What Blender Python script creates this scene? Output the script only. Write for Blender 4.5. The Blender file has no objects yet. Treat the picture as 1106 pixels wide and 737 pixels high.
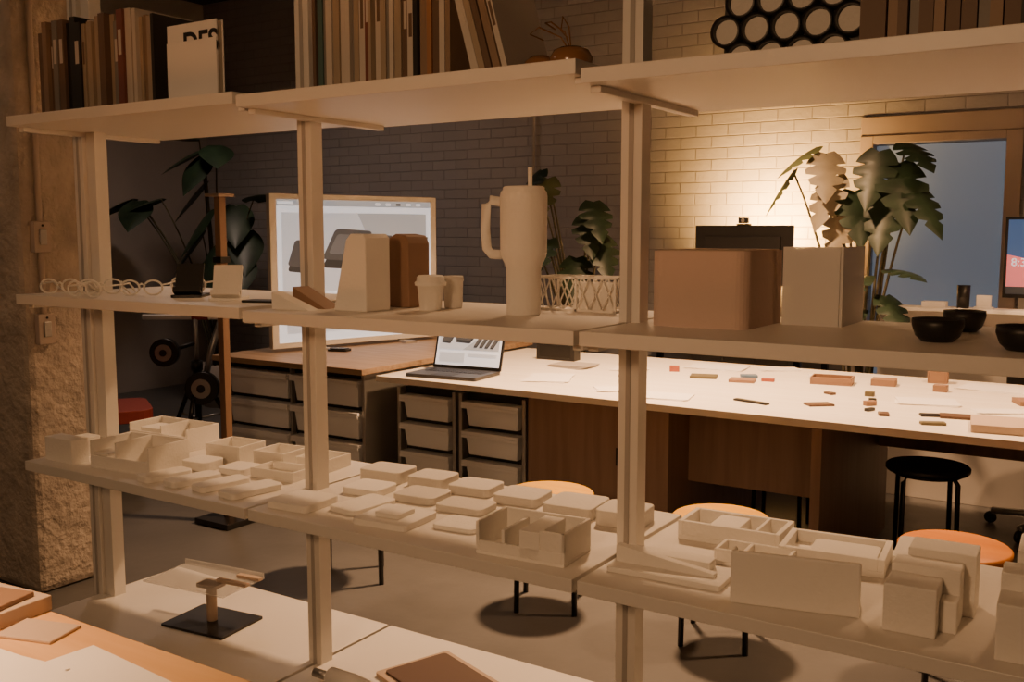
import bpy, math, random
from mathutils import Matrix, Vector, Euler
random.seed(7)
sc = bpy.context.scene
D = bpy.data

# ------------------------------------------------------------------ materials
def mat(name, col, rough=0.6, metal=0.0, bump=0.0, bscale=40, var=0.0, vscale=6, emit=None, estr=0, alpha=1, trans=0, coat=0):
    m = D.materials.new(name); m.use_nodes = True
    nt = m.node_tree; b = nt.nodes['Principled BSDF']
    b.inputs['Base Color'].default_value = (*col, 1)
    b.inputs['Roughness'].default_value = rough
    b.inputs['Metallic'].default_value = metal
    if trans: b.inputs['Transmission Weight'].default_value = trans
    if alpha < 1: b.inputs['Alpha'].default_value = alpha
    if emit:
        b.inputs['Emission Color'].default_value = (*emit, 1)
        b.inputs['Emission Strength'].default_value = estr
    tc = nt.nodes.new('ShaderNodeTexCoord')
    if var > 0:
        n = nt.nodes.new('ShaderNodeTexNoise'); n.inputs['Scale'].default_value = vscale; n.inputs['Detail'].default_value = 6
        nt.links.new(tc.outputs['Object'], n.inputs['Vector'])
        r = nt.nodes.new('ShaderNodeValToRGB')
        r.color_ramp.elements[0].position = .3; r.color_ramp.elements[1].position = .7
        r.color_ramp.elements[0].color = (*[c*(1-var) for c in col], 1)
        r.color_ramp.elements[1].color = (*[min(1, c*(1+var)) for c in col], 1)
        nt.links.new(n.outputs['Fac'], r.inputs['Fac']); nt.links.new(r.outputs['Color'], b.inputs['Base Color'])
    if bump > 0:
        n2 = nt.nodes.new('ShaderNodeTexNoise'); n2.inputs['Scale'].default_value = bscale; n2.inputs['Detail'].default_value = 5
        nt.links.new(tc.outputs['Object'], n2.inputs['Vector'])
        bp = nt.nodes.new('ShaderNodeBump'); bp.inputs['Strength'].default_value = bump; bp.inputs['Distance'].default_value = .02
        nt.links.new(n2.outputs['Fac'], bp.inputs['Height']); nt.links.new(bp.outputs['Normal'], b.inputs['Normal'])
    return m

def wood(name, c1, c2, scale=3, rough=.5, axis=0):
    m = D.materials.new(name); m.use_nodes = True
    nt = m.node_tree; b = nt.nodes['Principled BSDF']; b.inputs['Roughness'].default_value = rough
    tc = nt.nodes.new('ShaderNodeTexCoord'); mp = nt.nodes.new('ShaderNodeMapping')
    s = [scale*8]*3; s[axis] = scale*.6
    mp.inputs['Scale'].default_value = s
    n = nt.nodes.new('ShaderNodeTexNoise'); n.inputs['Scale'].default_value = 1.5; n.inputs['Detail'].default_value = 8
    r = nt.nodes.new('ShaderNodeValToRGB'); r.color_ramp.elements[0].position = .35; r.color_ramp.elements[1].position = .65
    r.color_ramp.elements[0].color = (*c1, 1); r.color_ramp.elements[1].color = (*c2, 1)
    nt.links.new(tc.outputs['Object'], mp.inputs['Vector']); nt.links.new(mp.outputs[0], n.inputs['Vector'])
    nt.links.new(n.outputs['Fac'], r.inputs['Fac']); nt.links.new(r.outputs[0], b.inputs['Base Color'])
    return m

def brickmat(name, c1, c2, mortar):
    m = D.materials.new(name); m.use_nodes = True
    nt = m.node_tree; b = nt.nodes['Principled BSDF']; b.inputs['Roughness'].default_value = .6
    tc = nt.nodes.new('ShaderNodeTexCoord'); mp = nt.nodes.new('ShaderNodeMapping')
    mp.inputs['Rotation'].default_value = (math.radians(-90), 0, 0)
    br = nt.nodes.new('ShaderNodeTexBrick')
    br.inputs['Color1'].default_value = (*c1, 1); br.inputs['Color2'].default_value = (*c2, 1); br.inputs['Mortar'].default_value = (*mortar, 1)
    br.inputs['Scale'].default_value = 1; br.inputs['Brick Width'].default_value = .23; br.inputs['Row Height'].default_value = .078
    br.inputs['Mortar Size'].default_value = .005; br.inputs['Mortar Smooth'].default_value = .9
    n = nt.nodes.new('ShaderNodeTexNoise'); n.inputs['Scale'].default_value = 14; n.inputs['Detail'].default_value = 5
    nt.links.new(tc.outputs['Object'], mp.inputs['Vector']); nt.links.new(mp.outputs[0], br.inputs['Vector'])
    nt.links.new(tc.outputs['Object'], n.inputs['Vector'])
    mx = nt.nodes.new('ShaderNodeMath'); mx.operation = 'MULTIPLY_ADD'; mx.inputs[1].default_value = -.8
    nt.links.new(br.outputs['Fac'], mx.inputs[0]); nt.links.new(n.outputs['Fac'], mx.inputs[2])
    bp = nt.nodes.new('ShaderNodeBump'); bp.inputs['Strength'].default_value = .6; bp.inputs['Distance'].default_value = .012
    nt.links.new(mx.outputs[0], bp.inputs['Height']); nt.links.new(bp.outputs[0], b.inputs['Normal'])
    nt.links.new(br.outputs['Color'], b.inputs['Base Color'])
    return m

M_shelf = mat('shelf_white_paint', (.78, .745, .69), .42, bump=.05, bscale=60)
M_model = mat('white_foam_print', (.88, .85, .79), .6, bump=.12, bscale=120)
M_model2 = mat('grey_foam_print', (.64, .61, .56), .6, bump=.12, bscale=120)
M_brown = mat('brown_cardboard', (.60, .46, .39), .8, bump=.1, bscale=80)
M_tan = mat('tan_cardboard', (.50, .38, .29), .8)
M_black = mat('black_plastic', (.012, .011, .011), .45)
M_blackm = mat('black_metal', (.015, .014, .014), .4, .3)
M_paper = mat('paper_white', (.85, .82, .78), .7)
M_concrete = mat('floor_concrete', (.125, .122, .12), .4, var=.2, vscale=1.6, bump=.08, bscale=15)
M_stucco = mat('rough_stucco', (.46, .39, .32), .9, bump=1.0, bscale=28, var=.2, vscale=9)
M_brick = brickmat('painted_brick', (.40, .385, .385), (.37, .355, .355), (.31, .295, .29))
M_plaster = mat('plaster_wall', (.36, .33, .31), .85, var=.08, vscale=2)
M_ceil = mat('ceiling_dark', (.03, .027, .024), .8)
M_oak = wood('table_ply', (.80, .73, .63), (.86, .80, .71), 2)
M_base = wood('table_base_ply', (.20, .12, .08), (.25, .16, .11), 2, axis=2)
M_woodc = wood('counter_wood', (.30, .20, .12), (.40, .28, .18), 3)
M_drawer = mat('drawer_plastic', (.42, .39, .36), .45)
M_bin = mat('bin_plastic_translucent', (.72, .73, .74), .4)
M_metal = mat('grey_metal', (.45, .44, .42), .35, .8)
M_yel = wood('stool_seat_ply', (.60, .31, .01), (.66, .37, .02), 2)
M_fore = wood('side_table_ply', (.66, .38, .16), (.74, .46, .22), 2)
M_org = wood('stool_seat_orange', (.46, .15, .01), (.52, .19, .02), 2)
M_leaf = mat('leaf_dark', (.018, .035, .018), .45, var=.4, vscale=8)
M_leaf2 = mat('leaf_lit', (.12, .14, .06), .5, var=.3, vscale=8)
M_leafw = mat('leaf_lamp_tint', (.26, .22, .15), .6, var=.15, vscale=12)  # tan of the lamp glow on the leaves, painted into their colour
M_stem = mat('plant_stem', (.08, .07, .035), .7)
M_pot = mat('plant_pot', (.35, .3, .26), .7)
M_soil = mat('soil', (.03, .02, .015), .9)
M_trim = mat('door_trim', (.44, .36, .30), .6)
M_glass = mat('door_frosted_glass_glow', (.16, .22, .32), .35, emit=(.46, .56, .72), estr=.16)  # cool glow put into the pane itself; no light stands behind it
M_acry = mat('clear_acrylic', (.9, .9, .88), .06, alpha=.3)
M_frost = mat('frosted_acrylic', (.80, .78, .74), .35, alpha=.8)
M_clay = mat('glazed_brown', (.26, .13, .06), .18)
M_red = mat('red_fabric', (.28, .04, .03), .6)
M_silver = mat('laptop_dark_aluminium', (.06, .06, .065), .4, .6)
M_bulb = mat('lamp_bulb', (1, .8, .5), .5, emit=(1, .55, .16), estr=25)
M_led = mat('lamp_diffuser', (1, .8, .6), .5, emit=(1, .66, .36), estr=3)
def em(name, c, s=1): return mat(name, c, .4, emit=c, estr=s)
E_white = em('screen_white', (.76, .80, .86), .8)
E_grey = em('screen_grey', (.40, .43, .46), .6)
E_lg = em('screen_lgrey', (.55, .58, .62), .7)
E_dark = em('screen_dark', (.05, .055, .06), .3)
E_dark2 = em('screen_dark2', (.10, .105, .11), .35)
E_mid = em('screen_midgrey', (.17, .18, .19), .4)
E_blue = em('screen_blue', (.05, .11, .26), .6)
E_pink = em('screen_pink', (.65, .16, .16), .9)

# ------------------------------------------------------------------ mesh builder
class B:
    def __init__(s): s.v = []; s.f = []; s.m = []; s.sm = []; s.mats = []
    def mi(s, m):
        if m not in s.mats: s.mats.append(m)
        return s.mats.index(m)
    def add(s, vs, fs, m, smooth=False, M=None):
        o = len(s.v); k = s.mi(m)
        for v in vs:
            v = Vector(v)
            if M is not None: v = M @ v
            s.v.append(tuple(v))
        for i, f in enumerate(fs):
            s.f.append([a+o for a in f]); s.m.append(k)
            s.sm.append(smooth[i] if isinstance(smooth, list) else smooth)
        return s
    def box(s, c, d, m, rz=0, rx=0, ry=0, P=None):
        x, y, z = d[0]/2, d[1]/2, d[2]/2
        vs = [(-x,-y,-z),(x,-y,-z),(x,y,-z),(-x,y,-z),(-x,-y,z),(x,-y,z),(x,y,z),(-x,y,z)]
        fs = [(0,3,2,1),(4,5,6,7),(0,1,5,4),(1,2,6,5),(2,3,7,6),(3,0,4,7)]
        M = Matrix.Translation(c) @ Euler((rx, ry, rz)).to_matrix().to_4x4()
        if P is not None: M = P @ M
        return s.add(vs, fs, m, False, M)
    def b2(s, x0, x1, y0, y1, z0, z1, m, P=None):
        return s.box(((x0+x1)/2, (y0+y1)/2, (z0+z1)/2), (abs(x1-x0), abs(y1-y0), abs(z1-z0)), m, P=P)
    def cyl(s, p0, p1, r0, m, r1=None, n=24, P=None):
        r1 = r0 if r1 is None else r1
        p0 = Vector(p0); p1 = Vector(p1); d = p1-p0
        q = d.to_track_quat('Z', 'Y').to_matrix().to_4x4()
        M = Matrix.Translation(p0) @ q
        if P is not None: M = P @ M
        L = d.length; vs = []; fs = []; sm = []
        for i in range(n):
            a = 2*math.pi*i/n
            vs += [(r0*math.cos(a), r0*math.sin(a), 0), (r1*math.cos(a), r1*math.sin(a), L)]
        for i in range(n):
            j = (i+1) % n; fs.append((2*i, 2*j, 2*j+1, 2*i+1)); sm.append(True)
        fs.append([2*i for i in range(n)][::-1]); sm.append(False)
        fs.append([2*i+1 for i in range(n)]); sm.append(False)
        return s.add(vs, fs, m, sm, M)
    def lathe(s, c, prof, m, n=36, P=None):
        vs = []; fs = []
        for (r, z) in prof:
            for i in range(n):
                a = 2*math.pi*i/n; vs.append((max(r, 1e-4)*math.cos(a), max(r, 1e-4)*math.sin(a), z))
        for k in range(len(prof)-1):
            for i in range(n):
                j = (i+1) % n; fs.append((k*n+i, k*n+j, (k+1)*n+j, (k+1)*n+i))
        M = Matrix.Translation(c)
        if P is not None: M = P @ M
        return s.add(vs, fs, m, True, M)
    def tube(s, pts, r, m, n=8, closed=False, P=None):
        pts = [Vector(p) for p in pts]; N = len(pts); vs = []; fs = []
        for i, p in enumerate(pts):
            if closed: t = pts[(i+1) % N]-pts[i-1]
            else: t = pts[min(i+1, N-1)]-pts[max(i-1, 0)]
            t.normalize()
            up = Vector((0, 0, 1)) if abs(t.z) < .9 else Vector((1, 0, 0))
            a = t.cross(up).normalized(); b = t.cross(a).normalized()
            rr = r[i] if isinstance(r, (list, tuple)) else r
            for k in range(n):
                an = 2*math.pi*k/n; vs.append(p+a*rr*math.cos(an)+b*rr*math.sin(an))
        for i in range(N if closed else N-1):
            j = (i+1) % N
            for k in range(n):
                l = (k+1) % n; fs.append((i*n+k, j*n+k, j*n+l, i*n+l))
        if not closed:
            fs.append(list(range(n))); fs.append([(N-1)*n+k for k in range(n)][::-1])
        return s.add(vs, fs, m, True, P)
    def prism(s, poly, y0, y1, m, P=None):
        n = len(poly)
        vs = [(p[0], y0, p[1]) for p in poly]+[(p[0], y1, p[1]) for p in poly]
        fs = [list(range(n)), list(range(n, 2*n))[::-1]]
        for i in range(n):
            j = (i+1) % n; fs.append((j, i, i+n, j+n))
        return s.add(vs, fs, m, False, P)
    def slab(s, c, d, m, rz=0, r=.012, seg=5, P=None):
        x, y = d[0]/2, d[1]/2; pl = []
        for cx, cy, a0 in ((x-r, y-r, 0), (-x+r, y-r, 90), (-x+r, -y+r, 180), (x-r, -y+r, 270)):
            for k in range(seg+1):
                a = math.radians(a0+90*k/seg); pl.append((cx+r*math.cos(a), cy+r*math.sin(a)))
        n = len(pl)
        vs = [(p[0], p[1], 0) for p in pl]+[(p[0], p[1], d[2]) for p in pl]
        fs = [list(range(n))[::-1], list(range(n, 2*n))]
        for i in range(n):
            j = (i+1) % n; fs.append((i, j, j+n, i+n))
        M = Matrix.Translation(c) @ Matrix.Rotation(rz, 4, 'Z')
        if P is not None: M = P @ M
        return s.add(vs, fs, m, False, M)
    def tray(s, c, d, t, m, rz=0, fh=None, P=None):
        M = Matrix.Translation(c) @ Matrix.Rotation(rz, 4, 'Z')
        if P is not None: M = P @ M
        x, y, h = d[0]/2, d[1]/2, d[2]; fh = h if fh is None else fh
        s.b2(-x, x, -y, y, 0, t, m, M)
        s.b2(-x, -x+t, -y, y, t, h, m, M); s.b2(x-t, x, -y, y, t, h, m, M)
        s.b2(-x+t, x-t, y-t, y, t, h, m, M)
        if fh > t: s.b2(-x+t, x-t, -y, -y+t, t, fh, m, M)
        return s
    def done(s, name, bevel=0, parent=None, seg=2):
        me = D.meshes.new(name); me.from_pydata(s.v, [], s.f); me.update()
        for m in s.mats: me.materials.append(m)
        for p, k, q in zip(me.polygons, s.m, s.sm): p.material_index = k; p.use_smooth = q
        o = D.objects.new(name, me); sc.collection.objects.link(o)
        if bevel:
            md = o.modifiers.new('bevel', 'BEVEL'); md.width = bevel; md.segments = seg; md.limit_method = 'ANGLE'; md.angle_limit = math.radians(50)
        if parent: o.parent = parent
        return o
def T(x, y, z, rz=0): return Matrix.Translation((x, y, z)) @ Matrix.Rotation(rz, 4, 'Z')
def text(body, size, loc, rot, m, parent, name='lettering', bold=0.0, ax='LEFT'):
    cu = D.curves.new(name, 'FONT'); cu.body = body; cu.size = size; cu.extrude = .0006; cu.offset = bold; cu.align_x = ax
    cu.materials.append(m)
    o = D.objects.new(name, cu); sc.collection.objects.link(o); o.location = loc; o.rotation_euler = rot; o.parent = parent
    return o

# ------------------------------------------------------------------ room shell
X0, X1, Y0, Y1, ZC = -7.8, 2.6, -2.6, 6.6, 3.6
B().b2(X0-.1, X1+.1, Y0-.1, Y1+.1, -.1, 0, M_concrete).done('floor')
B().b2(X0-.1, X1+.1, Y0-.1, Y1+.1, ZC, ZC+.1, M_ceil).done('ceiling')
w = B()
DX0, DX1, DZ = -1.56, -.80, 2.0
w.b2(X0, DX0, Y1, Y1+.15, 0, ZC, M_brick); w.b2(DX1, X1, Y1, Y1+.15, 0, ZC, M_brick); w.b2(DX0, DX1, Y1, Y1+.15, DZ, ZC, M_brick)
w.done('wall_back')
B().b2(X0-.1, X0, Y0, Y1, 0, ZC, M_plaster).done('wall_left')
B().b2(X1, X1+.1, Y0, Y1, 0, ZC, M_plaster).done('wall_right')
B().b2(X0, X1, Y0-.1, Y0, 0, ZC, M_plaster).done('wall_front')
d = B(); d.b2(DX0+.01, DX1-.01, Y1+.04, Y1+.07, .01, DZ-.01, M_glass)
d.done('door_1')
t = B()
t.b2(DX0-.08, DX0, Y1-.025, Y1, 0, DZ+.05, M_trim); t.b2(DX1, DX1+.09, Y1-.025, Y1, 0, DZ+.05, M_trim)
t.b2(DX0, DX1, Y1-.025, Y1, DZ, DZ+.05, M_trim); t.b2(DX0-.08, DX1+.9, Y1-.015, Y1, DZ+.05, DZ+.17, M_trim)
t.done('trim_1', .004)
B().b2(DX1+.12, DX1+.42, Y1-.14, Y1-.02, 0, DZ+.03, M_shelf).done('trim_2', .004)
B().b2(X0, DX0-.08, Y1-.02, Y1, 0, .1, M_trim).done('baseboard_back')
cb = B()
for y in (.5, 2.6, 4.7): cb.b2(X0, X1, y, y+.2, ZC-.25, ZC, M_ceil)
cb.done('trim_ceiling_beams')
B().cyl((-4.07, 6.57, 1.6), (-4.07, 6.57, 3.5), .012, M_drawer, n=12).done('wall_conduit')
c = B(); c.b2(-4.12, -3.68, 2.2, 2.55, 0, ZC-.25, M_stucco)
c.done('stucco_column', .03)
eb = B()
for z in (1.43, 1.07):
    eb.box((-3.665, 2.27, z), (.03, .07, .12), M_trim); eb.box((-3.647, 2.27, z), (.008, .03, .06), M_metal); eb.cyl((-3.65, 2.27, z+.045), (-3.645, 2.27, z+.045), .005, M_black, n=8)
eb.cyl((-3.668, 2.27, 1.13), (-3.668, 2.27, 1.37), .012, M_trim, n=10); eb.cyl((-3.668, 2.27, 1.49), (-3.668, 2.27, 3.3), .012, M_trim, n=10)
eb.done('electrical_outlet', .004)

# ------------------------------------------------------------------ shelving unit
SX = [-2.98, -1.965, -.982, .0, .98]
s = B(); g = .006; YF, YB = 1.75, 2.32
levels = {'bot': (.22, .22, .22, .22), 'low': (.73, .73, .73, .73), 'mid': (1.257, 1.25, 1.25, 1.25), 'top': (1.80, 1.79, 1.77, 1.77)}
for k, zs in levels.items():
    for i in range(4):
        z = zs[i]; th = .030
        s.b2(SX[i]+g, SX[i+1]-g, YF, YB, z-th, z, M_shelf)
        s.b2(SX[i]+g, SX[i]+.03, YF+.04, YB-.03, z-th-.014, z-th, M_shelf)
        s.b2(SX[i+1]-.03, SX[i+1]-g, YF+.04, YB-.03, z-th-.014, z-th, M_shelf)
for k, x in enumerate(SX):
    a = .025
    s.b2(x-a, x+a, 1.99, 2.035, 0, 3.35, M_shelf)
    s.b2(x-.006, x+.006, 1.987, 1.99, .1, 3.35, M_drawer)
    if k == 0: s.b2(x+a+.004, x+a+.05, 2.0, 2.045, 0, 3.35, M_shelf)
s.done('shelving_unit', .003)

# ------------------------------------------------------------------ big work table
tb = B()
tb.b2(-3.28, 1.4, 3.79, 5.22, .70, .73, M_oak)
tb.b2(-2.43, -1.72, 3.88, 5.1, 0, .70, M_base)
tb.b2(-1.72, -1.10, 4.10, 4.13, .34, .70, M_base)
tb.b2(-1.10, -1.06, 3.84, 5.0, 0, .70, M_base)
tb.b2(.5, .54, 3.84, 5.0, 0, .70, M_base)
tb.b2(-1.06, .5, 4.8, 4.83, .45, .70, M_base)
tb.b2(-1.97, -1.86, 3.875, 3.88, .42, .50, M_blackm); tb.b2(-1.95, -1.92, 3.872, 3.875, .44, .48, M_drawer); tb.b2(-1.91, -1.88, 3.872, 3.875, .44, .48, M_drawer)
tb.done('work_table', .003)

def drawers(b, x0, x1, y0, y1, ztop, rows, cols):
    b.b2(x0, x0+.02, y0, y1, 0.04, ztop, M_metal); b.b2(x1-.02, x1, y0, y1, .04, ztop, M_metal)
    b.b2(x0+.02, x1-.02, y0+.05, y1, .04, ztop, M_black)
    for xx in (x0, x1-.02): b.b2(xx, xx+.02, y0, y0+.02, 0, .04, M_metal); b.b2(xx, xx+.02, y1-.02, y1, 0, .04, M_metal)
    cw = (x1-x0-.04)/cols; rh = (ztop-.08)/rows
    for c_ in range(cols):
        for r_ in range(rows):
            a = x0+.02+c_*cw+.010; bb = x0+.02+(c_+1)*cw-.010; z0 = .06+r_*rh+.008; z1 = .06+(r_+1)*rh-.016
            b.add([(a+.025, y0+.012, z0), (bb-.025, y0+.012, z0), (bb-.012, y0, z1-.018), (a+.012, y0, z1-.018),
                   (a+.025, y0+.05, z0), (bb-.025, y0+.05, z0), (bb-.012, y0+.05, z1-.018), (a+.012, y0+.05, z1-.018)],
                  [(0,1,2,3),(4,7,6,5),(0,4,5,1),(1,5,6,2),(3,2,6,7),(0,3,7,4)], M_bin)
            b.b2(a, bb, y0-.022, y0+.05, z1-.018, z1, M_bin)
            b.b2(a, bb, y0-.024, y0-.018, z1-.032, z1-.016, M_bin)
        if c_: b.b2(x0+.02+c_*cw-.006, x0+.02+c_*cw+.006, y0, y0+.03, .04, ztop, M_metal)
ct = B()
ct.b2(-4.42, -3.31, 3.72, 5.34, .735, .765, M_woodc)
drawers(ct, -4.37, -3.33, 3.76, 5.3, .735, 4, 2)
ct.done('drawer_counter', .002)
for a, bb in ((-3.25, -2.88), (-2.86, -2.47)):
    q = B(); drawers(q, a, bb, 3.92, 4.7, .66, 4, 1); q.done('drawer_unit', .002)

def rpoly(o, u, v, r=.12, seg=4):   # rounded parallelogram from origin o, edges u and v
    pts = []
    for (cu_, cv_, a0) in ((1-r, 1-r, 0), (r, 1-r, 90), (r, r, 180), (1-r, r, 270)):
        for k in range(seg+1):
            a = math.radians(a0+90*k/seg); p, q = cu_+r*math.cos(a), cv_+r*math.sin(a)
            pts.append((o[0]+u[0]*p+v[0]*q, o[1]+u[1]*p+v[1]*q))
    return pts
def screen_img(b, P, w, h, y):
    def r(x0, x1, z0, z1, m, k): b.b2(x0*w, x1*w, y-.0006*k, y, z0*h, z1*h, m, P)
    def pg(pts, m, k): b.prism([(p[0]*w, p[1]*h) for p in pts][::-1], y-.0006*k, y, m, P)
    r(0, 1, 0, 1, E_white, 1)
    r(0, 1, .955, 1, E_grey, 2); r(.01, .10, .968, .985, E_white, 3)
    for i in range(5): r(.62+i*.07, .65+i*.07, .968, .985, E_dark2 if i == 2 else E_white, 3)
    r(.03, .97, .35, .91, E_grey, 2)
    b.prism([(p[0]*w, p[1]*h) for p in [(.03, .35), (.40, .35), (.62, .60), (.50, .91), (.03, .91)]], y-.0018, y, E_lg, P)
    # big rounded housing (side then top), smaller one at its left, slanted dark bars at the right
    pg(rpoly((.27, .52), (.24, -.02), (.09, .20)), E_dark, 4)
    pg(rpoly((.27, .58), (.24, -.02), (.09, .22)), E_dark2, 5); pg(rpoly((.31, .62), (.16, -.013), (.06, .14)), E_mid, 6)
    pg(rpoly((.06, .50), (.14, -.02), (.05, .16)), E_dark, 4); pg(rpoly((.06, .54), (.14, -.02), (.05, .18)), E_dark2, 5)
    for i in range(4):
        pg(rpoly((.57+i*.085, .42-.004*i), (.052, -.004), (.11, .30)), E_dark, 4); pg(rpoly((.575+i*.085, .45-.004*i), (.046, -.004), (.11, .30)), E_dark2, 5)
    r(.05, .45, .06, .28, E_lg, 2); r(.5, .95, .20, .28, E_lg, 2)
tv = B(); P = Matrix.Translation((-4.21, 3.98, .765)) @ Matrix.Rotation(math.atan2(1.12, .33), 4, 'Z')
Wd, Hd = 1.15, .87
tv.b2(0, Wd, 0, .035, .02, .03+Hd, M_drawer, P)
tv.b2(0, Wd, -.008, 0, .02, .05, M_model, P); tv.b2(0, Wd, -.008, 0, Hd, Hd+.03, M_model, P)
tv.b2(0, .04, -.008, 0, .05, Hd, M_model, P); tv.b2(Wd-.04, Wd, -.008, 0, .05, Hd, M_model, P)
tv.b2(.25, .33, -.1, .14, 0, .012, M_drawer, P); tv.b2(.85, .93, -.1, .14, 0, .012, M_drawer, P)
tv.b2(.27, .31, 0, .03, .012, .06, M_drawer, P); tv.b2(.87, .91, 0, .03, .012, .06, M_drawer, P)
screen_img(tv, P @ Matrix.Translation((.04, 0, .05)), Wd-.08, Hd-.05, -.001)
tv.done('display_screen')

lp = B(); P = T(-2.95, 4.0, .73, .10)
lp.slab((0, 0, .002), (.40, .27, .016), M_silver, P=P)
for r_ in range(5):
    for c_ in range(13): lp.b2(-.165+c_*.0255, -.145+c_*.0255, -.005+r_*.021, .012+r_*.021, .018, .0198, M_black, P)
lp.b2(-.06, .06, -.12, -.03, .018, .0188, M_black, P)
L = P @ Matrix.Translation((-.2, .13, .018)) @ Matrix.Rotation(math.radians(-16), 4, 'X')
lp.b2(0, .40, 0, .008, 0, .26, M_silver, L); lp.b2(.004, .396, -.001, 0, .004, .256, M_black, L)
screen_img(lp, L @ Matrix.Translation((.012, 0, .016)), .376, .232, -.0015)
lp.done('laptop')
b = B(); b.slab((-3.95, 4.25, .765), (.12, .08, .012), M_black, .3); b.slab((-3.95, 4.25, .777), (.10, .06, .006), M_blackm, .3); b.done('remote_puck')

# ------------------------------------------------------------------ stools
def stool(x, y, seat, rot=.4, h=.45):
    b = B(); P = T(x, y, 0, rot)
    b.lathe((0, 0, 0), [(0, h-.028), (.165, h-.028), (.172, h-.02), (.172, h-.006), (.165, h), (0, h)], seat, P=P)
    for k in range(4):
        a = math.pi/4+k*math.pi/2; ca, sa = math.cos(a), math.sin(a)
        b.tube([(.06*ca, .06*sa, h-.036), (.13*ca, .13*sa, h-.036), (.152*ca, .152*sa, h-.06), (.158*ca, .158*sa, .0)], .0105, M_blackm, P=P)
    ring = [(.135*math.cos(2*math.pi*i/28), .135*math.sin(2*math.pi*i/28), h-.036) for i in range(28)]
    b.tube(ring, .008, M_blackm, closed=True, P=P)
    return b.done('stool')
stool(-1.93, 3.24, M_yel); stool(-1.25, 3.28, M_yel, .2); stool(-2.78, 3.06, M_yel, .7); stool(-.5, 3.38, M_org, .5)
stool(-.79, 4.52, M_black, .3); stool(-1.50, 4.75, M_black, .1); stool(-2.0, 5.45, M_black, .5)

# ------------------------------------------------------------------ things on the table
zt = .73
def paper(x, y, w, d_, rz, m=M_paper, n=3, th=.002, name='paper_sheet'):
    b = B()
    for i in range(n): b.box((x+.004*i, y+.003*i, zt+th*(i+.5)), (w, d_, th*.9), m, rz=rz+.06*i)
    return b.done(name)
paper(-2.50, 4.18, .21, .28, .3); paper(-2.30, 4.66, .18, .12, .1); paper(-2.06, 4.05, .2, .14, .6); paper(-1.80, 3.98, .24, .17, .1)
paper(-2.62, 4.62, .22, .16, -.2, M_drawer, 5, .003, 'sample_sheet'); paper(-1.95, 5.0, .3, .2, 0); paper(-1.35, 4.98, .2, .14, .3)
paper(-.80, 4.45, .24, .18, .2); paper(-.6, 5.0, .3, .2, -.2); paper(-.48, 4.38, .26, .1, .4); paper(-.1, 4.25, .3, .2, .3); paper(-1.65, 5.10, .2, .12, .5)
def swatch(x, y, w, d_, h, rz, m, name='material_sample'):
    return B().slab((x, y, zt), (w, d_, h), m, rz, r=.004, seg=2).done(name, .001)
M_grn = mat('sample_olive', (.13, .11, .06), .6); M_blu = mat('sample_blue', (.10, .16, .25), .6); M_redd = mat('sample_red', (.35, .09, .05), .6); M_dbr = mat('sample_dark_brown', (.10, .055, .035), .6); M_sbr = mat('sample_brown', (.27, .16, .10), .6)
for (x, y, w_, d_, h_, r_, m_) in [(-1.87, 4.63, .13, .10, .012, .3, M_grn), (-2.2, 4.45, .08, .06, .008, .1, M_black), (-1.66, 4.6, .12, .09, .014, .2, M_sbr),
    (-1.68, 4.75, .08, .06, .014, .5, M_blu), (-1.56, 4.68, .06, .04, .014, .2, M_redd), (-1.42, 4.05, .17, .03, .008, -.3, M_blackm), (-1.16, 4.14, .11, .07, .008, .7, M_dbr), (-1.06, 4.86, .11, .09, .03, .1, M_sbr),
    (-.72, 4.13, .08, .05, .008, .4, M_black), (-1.04, 4.5, .04, .04, .02, .1, M_grn), (-.98, 4.25, .05, .03, .02, .9, M_sbr), (-.62, 4.15, .14, .08, .01, .2, M_dbr),
    (-.8, 4.8, .06, .05, .03, 0, M_sbr), (-2.08, 4.75, .05, .03, .03, .4, M_redd), (-.40, 4.65, .16, .12, .02, .4, M_sbr), (-.38, 4.0, .35, .22, .03, .15, M_tan),
    (-1.0, 4.38, .03, .03, .01, .4, M_black), (-.68, 3.95, .09, .04, .01, .4, M_grn), (-1.2, 4.45, .03, .05, .01, 1.0, M_dbr), (-.88, 4.05, .04, .06, .01, .3, M_dbr), (-.95, 4.12, .05, .02, .012, 1.2, M_black)]:
    swatch(x, y, w_, d_, h_, r_, m_)
B().tray((-1.28, 4.78, zt), (.19, .13, .035), .008, M_sbr, .15).done('sample_box', .002)
B().tray((-.86, 5.08, zt), (.09, .08, .07), .008, M_sbr, .1).done('sample_box', .002)
bk = B(); bk.box((-2.83, 4.84, zt+.05), (.24, .08, .10), M_black, rz=.05); bk.box((-2.83, 4.80, zt+.05), (.2, .004, .07), M_blackm, rz=.05); bk.box((-2.83, 4.84, zt+.104), (.08, .05, .008), M_blackm, rz=.05)
bk.done('black_speaker', .006)

# ------------------------------------------------------------------ back desk, monitor, desk lamp
dk = B(); dk.b2(-3.0, -1.72, 5.80, 6.5, .71, .74, M_oak)
for x in (-2.96, -1.8):
    for y in (5.85, 6.44): dk.b2(x, x+.04, y, y+.04, 0, .71, M_blackm)
dk.done('desk', .003)
mo = B()
mo.slab((-2.15, 5.94, .74), (.25, .16, .012), M_black); mo.b2(-2.18, -2.12, 5.96, 5.99, .75, 1.3, M_black)
mo.b2(-2.47, -1.85, 5.93, 5.96, 1.12, 1.49, M_black); mo.b2(-2.4, -1.92, 5.91, 5.93, 1.18, 1.42, M_black)
mo.b2(-2.20, -2.12, 5.92, 5.97, 1.49, 1.50, M_black); mo.box((-2.16, 5.94, 1.52), (.06, .03, .035), M_black); mo.cyl((-2.16,5.92,1.52),(-2.16,5.925,1.52),.012,M_metal,n=12)
mo.done('computer_monitor', .005)
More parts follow.
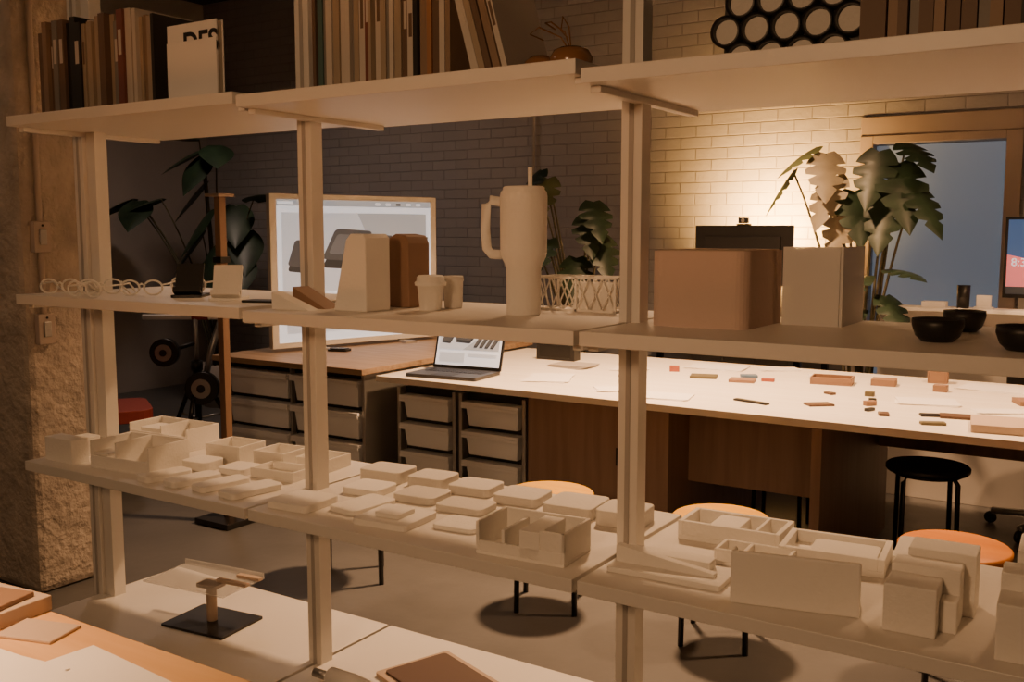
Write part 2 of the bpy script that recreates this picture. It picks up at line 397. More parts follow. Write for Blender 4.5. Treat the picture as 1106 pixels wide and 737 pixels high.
# desk lamp: stem with a small conical shade turned towards the wall
lx, ly, lz = -2.16, 6.12, 1.40
LQ = Matrix.Translation((lx, ly, lz)) @ Vector((0.0, 1.0, .32)).normalized().to_track_quat('-Z', 'Y').to_matrix().to_4x4()
la = B()
la.lathe((lx, ly-.08, .74), [(0, 0), (.08, 0), (.08, .012), (.01, .02), (.008, .62), (0, .62)], M_blackm)
la.lathe((0, 0, 0), [(.085, -.02), (.08, -.02), (.05, .05), (.025, .08), (0, .08)], M_blackm, P=LQ)
la.lathe((0, 0, 0), [(0, .012), (.06, .012), (.06, .016), (0, .016)], M_bulb, n=24, P=LQ)
lamp_o = la.done('desk_lamp')
dk = B(); dk.b2(-.85, .9, 5.82, 6.4, .71, .74, M_oak)
for x in (-.82, .8):
    for y in (5.85, 6.34): dk.b2(x, x+.04, y, y+.04, 0, .71, M_blackm)
dk.done('desk', .003)
dk = B(); dk.b2(-1.28, .2, 5.68, 5.72, .0, 1.03, M_drawer); dk.b2(-1.28, .2, 5.62, 5.78, 1.03, 1.05, M_paper)
dk.done('desk_divider', .003)
rm = B(); rm.b2(-.70, -.0, 5.90, 5.93, 1.1, 1.53, M_black); rm.b2(-.685, -.015, 5.898, 5.90, 1.12, 1.515, E_blue)
rm.prism([(-.685, 1.12), (-.40, 1.12), (-.45, 1.24), (-.55, 1.30), (-.685, 1.33)], 5.896, 5.898, E_pink); rm.b2(-.685, -.3, 5.895, 5.896, 1.12, 1.16, E_dark)
rm.slab((-.35, 5.95, .74), (.25, .2, .012), M_black); rm.b2(-.38, -.32, 5.93, 5.96, .75, 1.3, M_black)
rmo = rm.done('computer_monitor', .003)
text('8:35', .06, (-.665, 5.893, 1.27), (math.pi/2, 0, 0), E_white, rmo)
cc = B(); cc.lathe((-.86, 5.70, 1.05), [(0, 0), (.03, 0), (.033, .12), (0, .12)], M_black); cc.done('pen_cup')
cc = B(); cc.box((-.76, 5.70, 1.085), (.07, .02, .07), M_paper); cc.box((-.76, 5.70, 1.055), (.09, .05, .01), M_paper); cc.done('desk_card')
cc = B(); cc.tray((-1.0, 5.70, 1.05), (.12, .08, .03), .006, M_paper); cc.done('desk_tray')
def office_chair(ox, oy, seat, rot):
    oc = B(); P = T(ox, oy, 0, rot)
    oc.cyl((0, 0, .08), (0, 0, .42), .025, M_blackm, P=P); oc.slab((0, 0, .42), (.46, .44, .07), seat, r=.08, P=P); oc.cyl((0, 0, .05), (0, 0, .10), .05, M_metal, P=P)
    for k in range(5):
        a = k*2*math.pi/5+.3; ca, sa = math.cos(a), math.sin(a)
        oc.tube([(0, 0, .09), (.28*ca, .28*sa, .065)], .018, M_metal, P=P)
        oc.cyl((.28*ca-.012*sa, .28*sa+.012*ca, .03), (.28*ca+.012*sa, .28*sa-.012*ca, .03), .03, M_black, n=14, P=P)
    oc.tube([(0, .10, .43), (0, .26, .44), (0, .28, .60), (0, .25, .80)], .018, M_metal, P=P)
    oc.slab((0, .26, .56), (.42, .05, .26), seat, r=.02, P=P)
    return oc.done('office_chair', .008)
office_chair(-.36, 5.35, M_black, .2)
office_chair(-4.85, 3.35, M_red, 2.6)

# ------------------------------------------------------------------ plants
def leafmesh(b, base, tip_dir, size, m, lobed=True, droop=.25, wid=.8):
    t = Vector(tip_dir).normalized(); up = Vector((0, 0, 1)) if abs(t.z) < .85 else Vector((0, -1, 0))
    s_ = t.cross(up).normalized(); nrm = s_.cross(t).normalized()
    base = Vector(base); N = 20; prof = []
    for i in range(N+1):
        u = i/N
        wv = wid*.5*math.sin(math.pi*min(1, (u*.93+.07))**.75)*(1 if u < 1 else 0)
        if lobed and i % 4 == 2 and 3 < i < N-2: wv *= .5
        prof.append((u, wv))
    vs = []; fs = []
    for i, (u, wv) in enumerate(prof):
        cen = base+t*size*(u)-Vector((0, 0, 1))*droop*size*u*u
        back = t*size*(.10*(1-u)-.04*(wv/wid))
        for q in (-1, -.5, 0, .5, 1):
            vs.append(cen+s_*wv*size*q-back*abs(q)-nrm*wv*size*.18*q*q)
    for i in range(N):
        for k in range(4):
            a = 5*i+k; fs.append((a, a+5, a+6, a+1))
    b.add(vs, fs, m, True)
def plant(name, x, y, potr, poth, specs, lobed=True):
    b = B()
    b.lathe((x, y, 0), [(0, 0), (potr*.75, 0), (potr, poth), (potr*.93, poth), (potr*.9, poth-.04), (0, poth-.04)], M_pot)
    b.lathe((x, y, 0), [(0, poth-.03), (potr*.9, poth-.03)], M_soil)
    for (lx_, ly_, lz_, dx, dy, dz, sz, m_) in specs:
        e = Vector((lx_, ly_, lz_)); st = Vector((x+random.uniform(-.04, .04), y+random.uniform(-.04, .04), poth-.03))
        mid = st.lerp(e, .55)+Vector((0, 0, .12)); mid.x = x+(e.x-x)*.35; mid.y = y+(e.y-y)*.35
        pts = [st*(1-u)**2+mid*2*u*(1-u)+e*u*u for u in [i/8 for i in range(9)]]
        b.tube(pts, [.011-.006*i/8 for i in range(9)], M_stem, n=6)
        leafmesh(b, e, (dx, dy, dz), sz, m_, lobed)
    return b.done(name)
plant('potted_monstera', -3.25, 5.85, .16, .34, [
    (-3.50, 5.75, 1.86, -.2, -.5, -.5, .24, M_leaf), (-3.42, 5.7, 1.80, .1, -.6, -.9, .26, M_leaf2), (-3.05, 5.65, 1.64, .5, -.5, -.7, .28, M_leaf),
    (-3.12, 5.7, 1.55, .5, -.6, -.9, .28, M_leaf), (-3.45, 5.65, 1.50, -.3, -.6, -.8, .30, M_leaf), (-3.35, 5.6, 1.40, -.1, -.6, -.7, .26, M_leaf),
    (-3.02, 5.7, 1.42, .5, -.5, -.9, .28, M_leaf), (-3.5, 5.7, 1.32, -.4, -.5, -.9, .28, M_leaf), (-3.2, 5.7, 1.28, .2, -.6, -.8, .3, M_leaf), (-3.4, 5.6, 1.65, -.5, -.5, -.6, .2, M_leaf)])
plant('potted_magnolia', -6.55, 5.6, .18, .36, [
    (-7.10, 5.3, 1.66, -.9, .1, .15, .36, M_leaf), (-7.15, 5.25, 1.72, -.9, -.6, -.35, .34, M_leaf), (-7.0, 5.2, 1.70, .5, -.7, -.5, .34, M_leaf), (-6.85, 5.3, 1.72, -.7, -.6, -.2, .36, M_leaf), (-6.55, 5.5, 2.12, -.5, -.6, -.3, .36, M_leaf), (-6.4, 5.5, 2.14, .6, -.5, -.3, .34, M_leaf),
    (-6.6, 5.5, 2.2, -.1, -.6, .1, .3, M_leaf), (-6.5, 5.45, 2.05, .1, -.6, -.6, .34, M_leaf), (-6.55, 5.5, 1.85, -.5, -.5, -.7, .36, M_leaf), (-6.3, 5.6, 1.66, .5, -.5, -.7, .36, M_leaf), (-6.5, 5.5, 1.62, -.3, -.6, -.8, .38, M_leaf), (-6.2, 5.6, 1.45, .5, -.5, -.8, .36, M_leaf),
    (-6.6, 5.5, 1.45, -.5, -.5, -.8, .36, M_leaf), (-6.35, 5.5, 1.35, .1, -.6, -.9, .38, M_leaf), (-6.15, 5.5, 1.25, .5, -.6, -.8, .34, M_leaf), (-6.6, 5.5, 1.2, -.4, -.5, -.9, .34, M_leaf), (-6.1, 5.6, 1.7, .7, -.3, .3, .3, M_leaf)], lobed=False)
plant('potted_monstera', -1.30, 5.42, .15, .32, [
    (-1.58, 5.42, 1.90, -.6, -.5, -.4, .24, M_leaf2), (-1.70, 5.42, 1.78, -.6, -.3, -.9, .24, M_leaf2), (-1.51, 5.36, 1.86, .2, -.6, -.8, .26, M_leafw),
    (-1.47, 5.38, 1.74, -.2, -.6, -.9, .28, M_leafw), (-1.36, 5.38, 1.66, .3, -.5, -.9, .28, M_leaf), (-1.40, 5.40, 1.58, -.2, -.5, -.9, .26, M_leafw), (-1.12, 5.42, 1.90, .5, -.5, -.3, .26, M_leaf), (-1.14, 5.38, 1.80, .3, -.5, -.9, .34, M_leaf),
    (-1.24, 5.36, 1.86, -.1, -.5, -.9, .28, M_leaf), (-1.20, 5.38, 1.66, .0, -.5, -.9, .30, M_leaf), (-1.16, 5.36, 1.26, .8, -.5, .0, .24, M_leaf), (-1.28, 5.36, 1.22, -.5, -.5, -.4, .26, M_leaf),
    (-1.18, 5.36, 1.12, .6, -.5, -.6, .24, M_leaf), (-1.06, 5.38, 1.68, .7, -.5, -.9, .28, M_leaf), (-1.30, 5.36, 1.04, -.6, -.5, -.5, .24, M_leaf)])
ws = B(); ws.b2(-3.87, -3.83, 3.3, 3.34, .03, 1.62, M_sbr); ws.b2(-3.90, -3.80, 3.27, 3.37, 1.62, 1.635, M_tan); ws.b2(-3.97, -3.73, 3.2, 3.44, 0, .03, M_black); ws.b2(-3.88,-3.82,3.29,3.35,1.3,1.33,M_black)
ws.done('wooden_floor_stand', .003)

# ------------------------------------------------------------------ dark tripod stand with round fixtures
tp = B(); P = T(-4.95, 4.05, 0, .6)
for k in range(3):
    a = 2*math.pi*k/3+.5; tp.tube([(0, 0, .62), (.33*math.cos(a), .33*math.sin(a), .008)], .014, M_blackm, P=P); tp.tube([(0, 0, .30), (.17*math.cos(a), .17*math.sin(a), .32)], .008, M_metal, P=P)
tp.cyl((0, 0, .22), (0, 0, .66), .02, M_blackm, P=P); tp.cyl((0, 0, .66), (0, 0, .98), .014, M_metal, P=P); tp.cyl((0, 0, .60), (0, 0, .66), .035, M_black, P=P)
tp.tube([(-.32, 0, .93), (-.02, 0, .93)], .017, M_paper, P=P); tp.tube([(-.02, 0, .93), (.08, 0, .93)], .018, M_red, P=P); tp.tube([(.08, 0, .93), (.20, 0, .93)], .017, M_paper, P=P)
tp.tube([(.16, 0, .93), (.10, -.02, .74), (.06, -.03, .56)], .02, M_metal, P=P)
for (x_, z_, r_) in ((.05, .50, .10), (-.17, .72, .085)):
    tp.cyl((x_, -.10, z_), (x_, -.04, z_), r_, M_black, P=P); tp.cyl((x_, -.108, z_), (x_, -.10, z_), r_*.6, M_metal, P=P); tp.cyl((x_, -.114, z_), (x_, -.108, z_), r_*.25, M_black, P=P); tp.tube([(x_, -.05, z_), (0, 0, z_+.05)], .012, M_blackm, P=P)
tp.done('tripod_stand')

# ------------------------------------------------------------------ mid shelf items
zm = 1.25
def glasses(x, y, rz, z):
    b = B(); P = T(x, y, z, rz)
    for sx in (-.035, .035):
        b.tube([(sx+.028*math.cos(2*math.pi*i/20), 0, .024+.022*math.sin(2*math.pi*i/20)) for i in range(20)], .0032, M_model, closed=True, n=6, P=P)
    b.tube([(-.01, 0, .03), (0, 0, .036), (.01, 0, .03)], .003, M_model, n=6, P=P)
    for sx in (-.062, .062): b.tube([(sx, 0, .032), (sx*1.05, .08, .034), (sx, .12, .006)], .003, M_model, n=6, P=P)
    b.done('eyeglass_frame')
for g_ in [(-2.88, 1.84, .5), (-2.76, 1.90, 1.0), (-2.68, 1.79, .2), (-2.60, 1.93, .6), (-2.62, 2.12, .3)]: glasses(g_[0], g_[1], g_[2], 1.257)
def pstand(x, y, rz, m):
    b = B(); P = T(x, y, 1.257, rz)
    b.slab((0, .03, 0), (.09, .14, .008), m, r=.01, P=P)
    Q = P @ Matrix.Translation((0, -.01, .008)) @ Matrix.Rotation(math.radians(-24), 4, 'X')
    b.b2(-.04, .04, 0, .008, 0, .10, m, Q); b.b2(-.04, .04, -.022, 0, 0, .008, m, Q); b.b2(-.04, .04, -.026, -.022, 0, .016, m, Q)
    b.prism([(-.02, 0), (.02, 0), (.02, .05), (-.02, .05)], .05, .056, m, P)
    b.done('phone_stand', .001)
pstand(-2.42, 1.96, .65, M_black); pstand(-2.22, 1.93, .65, M_model)
b = B(); b.slab((-2.07, 1.93, 1.257), (.11, .07, .006), M_black, .3); b.done('phone_model', .001)
b = B(); b.prism([(-1.935, zm), (-1.80, zm), (-1.935, zm+.045)], 1.83, 1.87, M_model); b.prism([(-1.93, zm), (-1.81, zm), (-1.93, zm+.055)], 1.90, 1.96, M_sbr)
b.done('wedge_model', .001)
b = B(); b.prism([(-1.765, zm), (-1.655, zm), (-1.655, zm+.185), (-1.665, zm+.195), (-1.705, zm+.195), (-1.72, zm+.18)], 1.88, 1.975, M_model); b.done('wedge_bookend', .004)
b = B(); b.prism([(-1.78, zm), (-1.655, zm), (-1.655, zm+.17), (-1.665, zm+.19), (-1.70, zm+.195), (-1.72, zm+.185)], 2.05, 2.14, M_sbr); b.done('wedge_bookend', .004)
b = B(); b.lathe((-1.56, 2.02, zm), [(0, 0), (.026, 0), (.028, .004), (.034, .062), (.040, .064), (.041, .072), (.036, .076), (.035, .086), (.030, .090), (0, .090)], M_model); b.done('lidded_cup')
b = B(); b.lathe((-1.558, 2.115, zm), [(0, 0), (.022, 0), (.024, .004), (.026, .07), (.028, .072), (.026, .085), (0, .085)], M_model2); b.done('lidded_cup')
tx, ty = -1.285, 2.03
b = B()
b.lathe((tx, ty, zm), [(0, 0), (.038, 0), (.041, .004), (.042, .11), (.046, .125), (.054, .14), (.056, .15), (.057, .285), (.055, .295), (.050, .30), (.050, .305), (.046, .308), (0, .308)], M_model)
b.tube([(tx-.053, ty-.02, zm+.272), (tx-.074, ty-.03, zm+.276), (tx-.086, ty-.033, zm+.265), (tx-.088, ty-.034, zm+.20), (tx-.084, ty-.033, zm+.160), (tx-.074, ty-.03, zm+.147), (tx-.050, ty-.02, zm+.145)], .0115, M_model, n=12)
b.tube([(tx+.018, ty, zm+.3), (tx+.018, ty, zm+.352)], .0055, M_model, n=12)
b.done('tumbler_with_handle')
b = B(); a0, a1, y0, y1, h = -1.34, -1.12, 2.19, 2.29, .085
r_ = .0028
for y in (y0, y1):
    for z in (zm+.003, zm+h): b.b2(a0, a1, y-r_, y+r_, z-r_, z+r_, M_model)
    n = 6; st = (a1-a0)/n
    for i in range(n):
        x = a0+i*st; b.tube([(x, y, zm+.003), (x+st, y, zm+h)], .0022, M_model, n=5); b.tube([(x+st, y, zm+.003), (x, y, zm+h)], .0022, M_model, n=5)
for x in (a0, a1, (a0+a1)/2):
    for y in (y0, y1): b.b2(x-r_, x+r_, y-r_, y+r_, zm, zm+h, M_model)
    for z in (zm+.003, zm+h): b.b2(x-r_, x+r_, y0, y1, z-r_, z+r_, M_model)
for i in range(4):
    y = y0+(y1-y0)*i/4; b.tube([(a1, y, zm+.003), (a1, y+(y1-y0)/4, zm+h)], .002, M_model, n=5); b.tube([(a0, y, zm+h), (a0, y+(y1-y0)/4, zm)], .002, M_model, n=5)
b.b2(a0+.11, a1-.002, y0+.012, y0+.014, zm+.004, zm+.075, M_model)
b.b2(a0, a1, y0, y1, zm, zm+.003, M_model)
b.done('lattice_basket')
b = B(); P = T(-.808, 2.075, zm)
b.slab((0, 0, 0), (.215, .25, .16), M_brown, r=.03, seg=6, P=P); b.slab((0, 0, .16), (.205, .24, .002), M_tan, r=.03, seg=6, P=P)
b.done('brown_cardboard_case')
b = B(); b.slab((-.622, 2.22, zm), (.10, .15, .162), M_model2, r=.004); b.b2(-.683, -.562, 2.128, 2.134, zm, zm+.168, M_frost)
b.b2(-.561, -.555, 2.128, 2.305, zm, zm+.168, M_frost); b.b2(-.568, -.565, 2.16, 2.22, zm, zm+.16, M_paper)
b.done('panel_box')
def bowl(x, y, r=.045, h=.042, z=zm):
    b = B(); b.lathe((x, y, z), [(0, 0), (r*.6, 0), (r*.85, h*.25), (r, h*.7), (r, h), (r*.93, h), (r*.8, h*.4), (r*.5, h*.2), (0, h*.18)], M_black); b.done('black_bowl')
bowl(-.335, 1.95); bowl(-.325, 2.18, .04); bowl(-.185, 1.88, .045)

# ------------------------------------------------------------------ top shelf items
pal = {'br': (.15, .095, .065), 'dk': (.02, .018, .016), 'bg': (.38, .30, .22), 'wh': (.58, .52, .45), 'rd': (.19, .065, .05), 'gn': (.08, .14, .13), 'or': (.36, .18, .09), 'gy': (.22, .20, .18), 'tn': (.28, .19, .13)}
MB = {k: mat('book_'+k, v, .6, bump=.05) for k, v in pal.items()}
M_pages = mat('book_pages', (.50, .43, .34), .8)
def books(name, x0, yf, z, seq, depth=.2):
    b = B(); x = x0; prev = 0
    for (w_, h_, k, lean) in seq:
        if lean and not prev: x += h_*math.sin(-lean)
        prev = lean
        P = Matrix.Translation((x, 0, z)) @ Matrix.Rotation(lean, 4, 'Y')
        yo = yf+random.uniform(-.008, .012)
        cv = min(.0022, w_*.15)
        b.b2(0, cv, yo, yo+depth, 0, h_, MB[k], P); b.b2(w_-cv, w_, yo, yo+depth, 0, h_, MB[k], P); b.b2(cv, w_-cv, yo, yo+.003, 0, h_, MB[k], P)
        b.b2(cv, w_-cv, yo+.003, yo+depth-.006, .004, h_-.004, M_pages, P)
        if w_ > .014: b.b2(w_*.25, w_*.75, yo-.0006, yo, h_*.55, h_*.8, MB['wh' if k in ('br', 'dk', 'rd', 'gn', 'gy', 'tn') else 'br'] if random.random() < .35 else MB[k], P)
        x += (w_+.0015)/math.cos(lean)
    return b.done(name), x
def fs_(keys, hmin, hmax, wmin=.008, wmax=.028, lean=0): return [(random.uniform(wmin, wmax), random.uniform(hmin, hmax), k, lean) for k in keys.split()]
o_, xe = books('book_row', -2.92, 1.84, 1.80, fs_('br tn br gy br', .24, .29, .018, .03) + fs_('dk dk dk', .26, .29, .022, .034) + fs_('bg wh bg tn bg br bg gy rd wh bg wh bg tn bg dk', .25, .29, .012, .028))
mx_ = max(xe+.004, -2.325)
b = B(); P = T(mx_, 1.84, 1.80, .0)
b.b2(0, .20, 0, .004, 0, .21, M_paper, P); b.b2(.002, .198, .004, .02, .003, .207, M_pages, P); b.b2(0, .20, .02, .024, 0, .21, M_paper, P)
b.b2(0, .20, -.003, -.0002, 0, .163, M_paper, P)
bo = b.done('magazine', .0008)
text('DES', .082, (mx_+.066, 1.8385, 1.928), (math.pi/2, 0, 0), M_black, bo, bold=.0018)
o_, xe = books('book_row', -1.835, 1.90, 1.79, fs_('br gn gn gy wh bg wh wh gy bg wh rd bg wh bg gy wh bg', .25, .32, .008, .02) + fs_('br wh dk tn or br wh tn', .21, .26, .012, .022) + fs_('wh bg br tn wh', .22, .25, .012, .02, -.28))
o_, xe = books('book_row', -.488, 1.92, 1.77, fs_('br br tn br gy br tn br br gy tn br dk br tn br', .24, .3, .016, .026))
b = B(); b.lathe((-1.10, 1.93, 1.79), [(0, 0), (.03, 0), (.045, .015), (.048, .035), (.038, .052), (.025, .058), (.022, .056), (0, .04)], M_clay)
b.lathe((-1.19, 1.95, 1.79), [(0, 0), (.025, 0), (.038, .018), (.036, .038), (.022, .05), (0, .046)], M_clay)
for k in range(3):
    b.tube([(-1.10, 1.93, 1.835), (-1.12+.01*k, 1.92, 1.87+.01*k), (-1.17+.03*k, 1.91, 1.895+.008*(k % 3)), (-1.20+.04*k, 1.92, 1.885+.02*(k % 2)), (-1.17+.03*k, 1.93, 1.87+.02*(k % 2))], .0018, M_clay, n=5)
b.done('glazed_vases')
b = B(); R = .030; zb = 1.77
for row in range(4):
    nn = 5 if row % 2 else 4
    for i in range(nn):
        cx = -.777+(.031 if row % 2 == 0 else 0)+i*.0625; cz = zb+.034+row*.055
        b.lathe((0, 0, 0), [(R-.004, 0), (R+.0025, 0), (R+.0025, .18), (R-.004, .18), (R-.004, 0)], M_black, n=24, P=Matrix.Translation((cx, 2.0, cz)) @ Matrix.Rotation(-math.pi/2, 4, 'X'))
        b.cyl((cx, 2.014, cz), (cx, 2.17, cz), R-.0045, M_model2, n=24)
b.b2(-.79, -.505, 2.03, 2.15, zb, zb+.2, M_black)
b.done('tube_rack')

# ------------------------------------------------------------------ lower shelf models
zl = .73
def one(name, fn, bev=.0015):
    b = B(); fn(b); return b.done(name, bev)
one('foam_block', lambda b: (b.b2(-2.94, -2.80, 1.80, 1.86, zl, zl+.075, M_model), b.b2(-2.94, -2.87, 1.86, 1.95, zl, zl+.06, M_model)))
def f(b):
    P = T(-2.60, 1.90, zl, .1)
    b.tray((0, 0, 0), (.25, .16, .085), .007, M_model, fh=.04, P=P); b.b2(-.03, -.023, -.07, .07, .007, .085, M_model, P); b.b2(.03, .12, .02, .027, .007, .06, M_model, P); b.b2(-.12, -.06, -.07, -.01, .04, .05, M_model, P)
one('desk_organizer_model', f)
def f(b):
    P = T(-2.78, 2.17, zl, .05)
    b.tray((0, 0, 0), (.28, .14, .075), .007, M_model, fh=.05, P=P); b.b2(0, .006, -.06, .06, .007, .075, M_model, P); b.slab((-.07, 0, .007), (.1, .09, .05), M_model, P=P)
one('desk_organizer_model', f)
for (x, y, w_, d_, h_, rz, kind) in [
    (-2.42, 2.12, .14, .12, .06, .1, 1), (-2.26, 2.16, .12, .12, .05, .1, 1), (-2.12, 2.2, .12, .12, .04, .1, 1), (-2.42, 1.99, .10, .09, .03, .1, 0), (-2.29, 2.02, .10, .10, .02, .1, 0), (-2.14, 2.05, .16, .10, .03, .1, 1),
    (-2.42, 1.85, .07, .15, .018, -.15, 0), (-2.31, 1.86, .07, .16, .018, -.15, 0), (-2.20, 1.87, .07, .16, .018, -.15, 0), (-2.08, 1.87, .08, .17, .018, -.15, 0),
    (-1.87, 1.86, .14, .14, .02, .1, 0), (-1.72, 1.93, .10, .16, .014, -.1, 0), (-1.57, 1.88, .16, .15, .016, .08, 2), (-1.81, 2.06, .12, .11, .02, .1, 0), (-1.64, 2.08, .13, .11, .02, .1, 3),
    (-1.86, 2.20, .14, .11, .035, .1, 3), (-1.71, 2.22, .12, .11, .03, .1, 3), (-1.56, 2.22, .13, .11, .025, .1, 3), (-1.48, 2.06, .14, .10, .018, .1, 3), (-1.40, 2.21, .13, .12, .025, .1, 3), (-1.23, 2.20, .14, .14, .03, .1, 3),
    (-1.40, 1.93, .12, .10, .012, .1, 0), (-1.08, 2.18, .12, .12, .04, .1, 3)]:
    if kind == 1: one('foam_tray_model', lambda b: (b.tray((x, y, zl), (w_, d_, h_), .006, M_model, rz)))
    elif kind == 2: one('foam_slab', lambda b: (b.slab((x, y, zl), (w_, d_, h_), M_model, rz, r=.012), b.slab((x, y, zl+h_), (w_*.45, d_*.5, .012), M_model, rz, r=.005)))
    else: one('foam_slab', lambda b: b.slab((x, y, zl), (w_, d_, h_), M_model if kind == 0 else M_model2, rz, r=.018), .003)
def f(b):
    P = T(-1.15, 1.86, zl, .08)
    b.tray((0, 0, 0), (.22, .14, .075), .008, M_model, fh=.032, P=P)
    b.b2(.0, .05, -.07, .062, .008, .070, M_model, P); b.b2(-.05, -.042, -.06, .06, .008, .06, M_model, P)
    b.b2(.05, .11, -.07, -.062, .032, .075, M_model, P)
one('desk_organizer_model', f)
def f(b):
    P = T(-.83, 1.90, zl, .05)
    b.slab((0, 0, 0), (.25, .12, .012), M_model, r=.006, P=P); b.prism([(-.12, .012), (.10, .012), (.10, .02), (-.12, .05)], -.02, .0, M_model, P); b.slab((-.02, .03, .012), (.2, .04, .02), M_model, r=.004, P=P)
one('angled_bracket_model', f)
def f(b):
    P = T(-.555, 1.86, zl, .22)
    b.b2(-.12, .12, -.03, -.018, 0, .105, M_model, P); b.b2(-.12, .12, -.018, .05, 0, .01, M_model, P)
    b.prism([(-.12, .01), (-.112, .01), (-.112, .10), (-.12, .10)], -.018, .02, M_model, P)
one('panel_stand_model', f, .004)
def f(b):
    P = T(-.80, 2.20, zl, .05)
    b.tray((0, 0, 0), (.24, .13, .045), .012, M_model, P=P); b.b2(-.05, .02, -.055, .055, .01, .04, M_model, P); b.b2(.06, .068, -.055, .055, .012, .045, M_model, P)
one('foam_tray_model', f)
def f(b):
    P = T(-.56, 2.17, zl, .1)
    b.tray((0, 0, 0), (.22, .15, .04), .014, M_model, P=P); b.slab((.02, 0, .014), (.14, .09, .018), M_model, P=P)
one('foam_tray_model', f)
def f(b):
    P = T(-.70, 2.05, zl, .05); b.tray((0, 0, 0), (.16, .08, .035), .008, M_model, P=P); b.b2(-.02, -.012, -.03, .03, .008, .035, M_model, P)
one('foam_tray_model', f)
def f(b):
    P = T(-.33, 1.93, zl, .05)
    b.b2(-.06, .03, -.10, -.02, 0, .09, M_model, P); b.b2(-.06, .06, -.02, .04, 0, .105, M_model, P); b.b2(-.04, .08, .04, .12, 0, .12, M_model, P); b.b2(.03, .06, -.06, -.02, 0, .06, M_model, P)
one('stepped_block_model', f, .003)
def f(b):
    P = T(-.13, 1.88, zl, .05)
    b.b2(-.07, .10, -.08, 0, 0, .10, M_model, P); b.b2(-.07, .10, 0, .07, 0, .13, M_model, P); b.b2(-.05, .10, .07, .2, 0, .15, M_model, P)
one('stepped_block_model', f, .003)
one('foam_slab', lambda b: (b.slab((-.40, 2.2, zl), (.08, .16, .05), M_model, .1)))

# ------------------------------------------------------------------ bottom shelf
zb = .22
b = B(); P = T(-2.45, 2.03, zb, .12)
b.slab((0, 0, 0), (.25, .19, .008), M_black, r=.006, P=P); b.cyl((0, 0, .008), (0, 0, .12), .016, M_tan, P=P); b.slab((0, 0, .12), (.08, .06, .01), M_tan, P=P)
b.b2(-.20, .13, -.09, .10, .13, .135, M_acry, P); b.b2(-.20, .13, .094, .10, .135, .15, M_acry, P); b.b2(.02, .14, .0, .02, .135, .145, M_tan, P); b.b2(.05, .14, .06, .08, .135, .145, M_tan, P)
b.done('acrylic_display_stand', .001)
b = B(); P = T(-1.64, 2.10, zb, -.35)
b.slab((.06, 0, 0), (.30, .24, .012), M_tan, r=.01, P=P); b.slab((.06, 0, .012), (.26, .20, .006), M_dbr, r=.01, P=P)
b.done('leather_board', .001)
b = B(); b.tube([(-1.82, 1.90, zb+.028), (-1.74, 1.90, zb+.028), (-1.58, 1.87, zb+.028)], .028, M_paper, n=16); b.cyl((-1.88, 1.90, zb+.028), (-1.82, 1.90, zb+.028), .012, M_metal); b.done('fabric_roll')
b = B(); b.slab((-1.22, 2.05, zb), (.26, .3, .02), M_paper, .2); b.slab((-1.22, 2.05, zb+.02), (.22, .2, .01), M_drawer, .3); b.done('sample_binder', .002)

# ------------------------------------------------------------------ foreground table
b = B(); b.b2(-2.7, -.7, .15, 1.06, .70, .73, M_fore)
for x in (-2.66, -.78):
    for y in (.2, .98): b.b2(x, x+.05, y, y+.05, 0, .70, M_base)
b.b2(-2.6, -.8, .98, 1.0, .62, .70, M_base)
b.done('side_table', .004)
b = B(); b.box((-1.86, .97, .745), (.26, .16, .03), M_tan, rz=.1); b.box((-1.85, .95, .765), (.22, .13, .01), M_sbr, rz=.25); b.box((-1.66, .985, .733), (.12, .08, .006), M_tan, rz=.3); b.done('cardboard_sheets', .002)
b = B()
for (x, y, rz, k) in [(-1.38, .89, -.08, 0), (-1.60, .80, .15, 1), (-1.28, .86, .2, 2), (-1.50, .80, .05, 3)]:
    b.box((x, y, .732+.003*k), (.30, .20, .002), M_paper, rz=rz)
b.done('paper_stack')

# ------------------------------------------------------------------ lights
def area(name, loc, sx, sy, power, col, parent=None, spread=math.pi, shape='RECTANGLE'):
    l = D.lights.new(name, 'AREA'); l.shape = shape; l.size = sx
    if shape == 'RECTANGLE': l.size_y = sy
    l.energy = power; l.color = col; l.spread = spread
    o = D.objects.new(name, l); sc.collection.objects.link(o); o.location = loc
    if parent: o.parent = parent
    return o
WARM = (1.0, .56, .28)
def dome(x, y, z, r, power, col=WARM, spread=2.5):
    b = B()
    b.lathe((x, y, z), [(r+.05, -.03), (r+.045, -.03), (r+.03, .06), (r*.5, .14), (.03, .17), (.03, .22), (.0, .22)], M_black, n=40)
    b.lathe((x, y, z), [(0, .02), (r*.9, .02), (r*.9, .03), (0, .03)], M_led)
    b.cyl((x, y, z+.2), (x, y, ZC-.001), .004, M_black, n=6)
    o = b.done('pendant_lamp')
    area('lamp_light', (x, y, z), 2*r*.8, 0, power, col, o, spread, 'DISK')
dome(-1.95, 4.1, 3.0, .14, 105, spread=1.95)
dome(.1, 4.3, 3.0, .14, 42, spread=1.85)
dome(-1.9, .6, 2.2, .16, 10, spread=1.2)
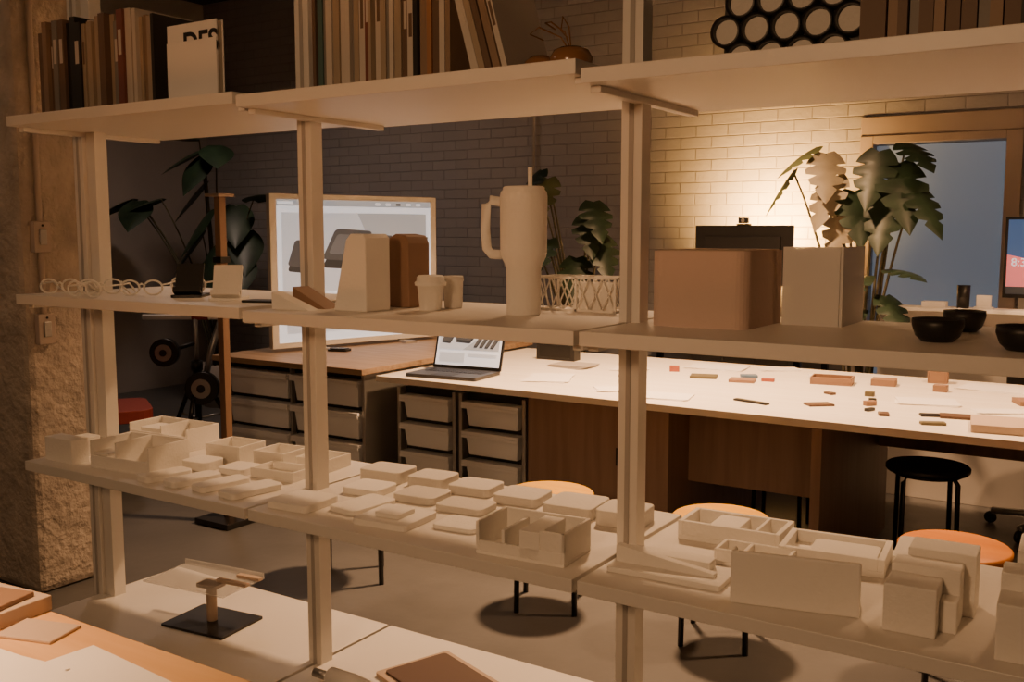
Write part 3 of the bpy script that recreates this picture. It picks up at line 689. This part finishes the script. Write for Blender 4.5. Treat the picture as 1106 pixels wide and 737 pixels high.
dome(-5.6, 4.6, 3.1, .25, 15, (1, .74, .60), 2.9)  # unseen pendant added to brighten the left back of the room
dome(-4.6, .8, 3.1, .2, 7, (1, .64, .40), 2.9)  # another unseen pendant, added as dim room ambient
lp_ = Vector((-.7, -.95, 2.0)); tgt = Vector((-1.35, 2.0, 1.1)); dr = (tgt-lp_).normalized()  # unseen lamp added behind the camera to fill the shelf fronts
Q = Matrix.Translation(lp_) @ dr.to_track_quat('-Z', 'Y').to_matrix().to_4x4()
b = B(); b.lathe((lp_.x, lp_.y-.25, 0), [(0, 0), (.16, 0), (.16, .015), (.012, .03), (.012, 2.1), (0, 2.1)], M_blackm)
b.lathe((0, 0, 0), [(.24, -.02), (.235, -.02), (.22, .04), (.13, .14), (.04, .19), (0, .19)], M_black, n=40, P=Q)
b.lathe((0, 0, 0), [(0, .02), (.21, .02), (.21, .025), (0, .025)], M_led, P=Q)
b.tube([(lp_.x, lp_.y-.25, 2.08), tuple(Q @ Vector((0, 0, .19)))], .012, M_blackm)
fl = b.done('front_fill_lamp')
al = area('front_fill_light', (0, 0, 0), .38, 0, 17, WARM, None, 2.6, 'DISK'); al.matrix_world = Q; al.parent = fl
pl = D.lights.new('desk_lamp_light', 'SPOT'); pl.energy = 420; pl.color = (1, .50, .13); pl.shadow_soft_size = .04; pl.spot_size = math.radians(135); pl.spot_blend = 1.0
po = D.objects.new('desk_lamp_light', pl); sc.collection.objects.link(po); po.matrix_world = LQ; po.parent = lamp_o
wd = D.worlds.new('World'); sc.world = wd; wd.use_nodes = True
wd.node_tree.nodes['Background'].inputs[0].default_value = (.5, .4, .32, 1); wd.node_tree.nodes['Background'].inputs[1].default_value = .1

# ------------------------------------------------------------------ camera
cam = D.cameras.new('camera'); co = D.objects.new('camera', cam); sc.collection.objects.link(co)
cam.sensor_width = 36; cam.lens = 36*1075/1106; cam.clip_start = .05
co.location = (0, 0, 1.45); co.rotation_euler = (math.radians(90-6.26), 0, math.radians(33))
sc.camera = co
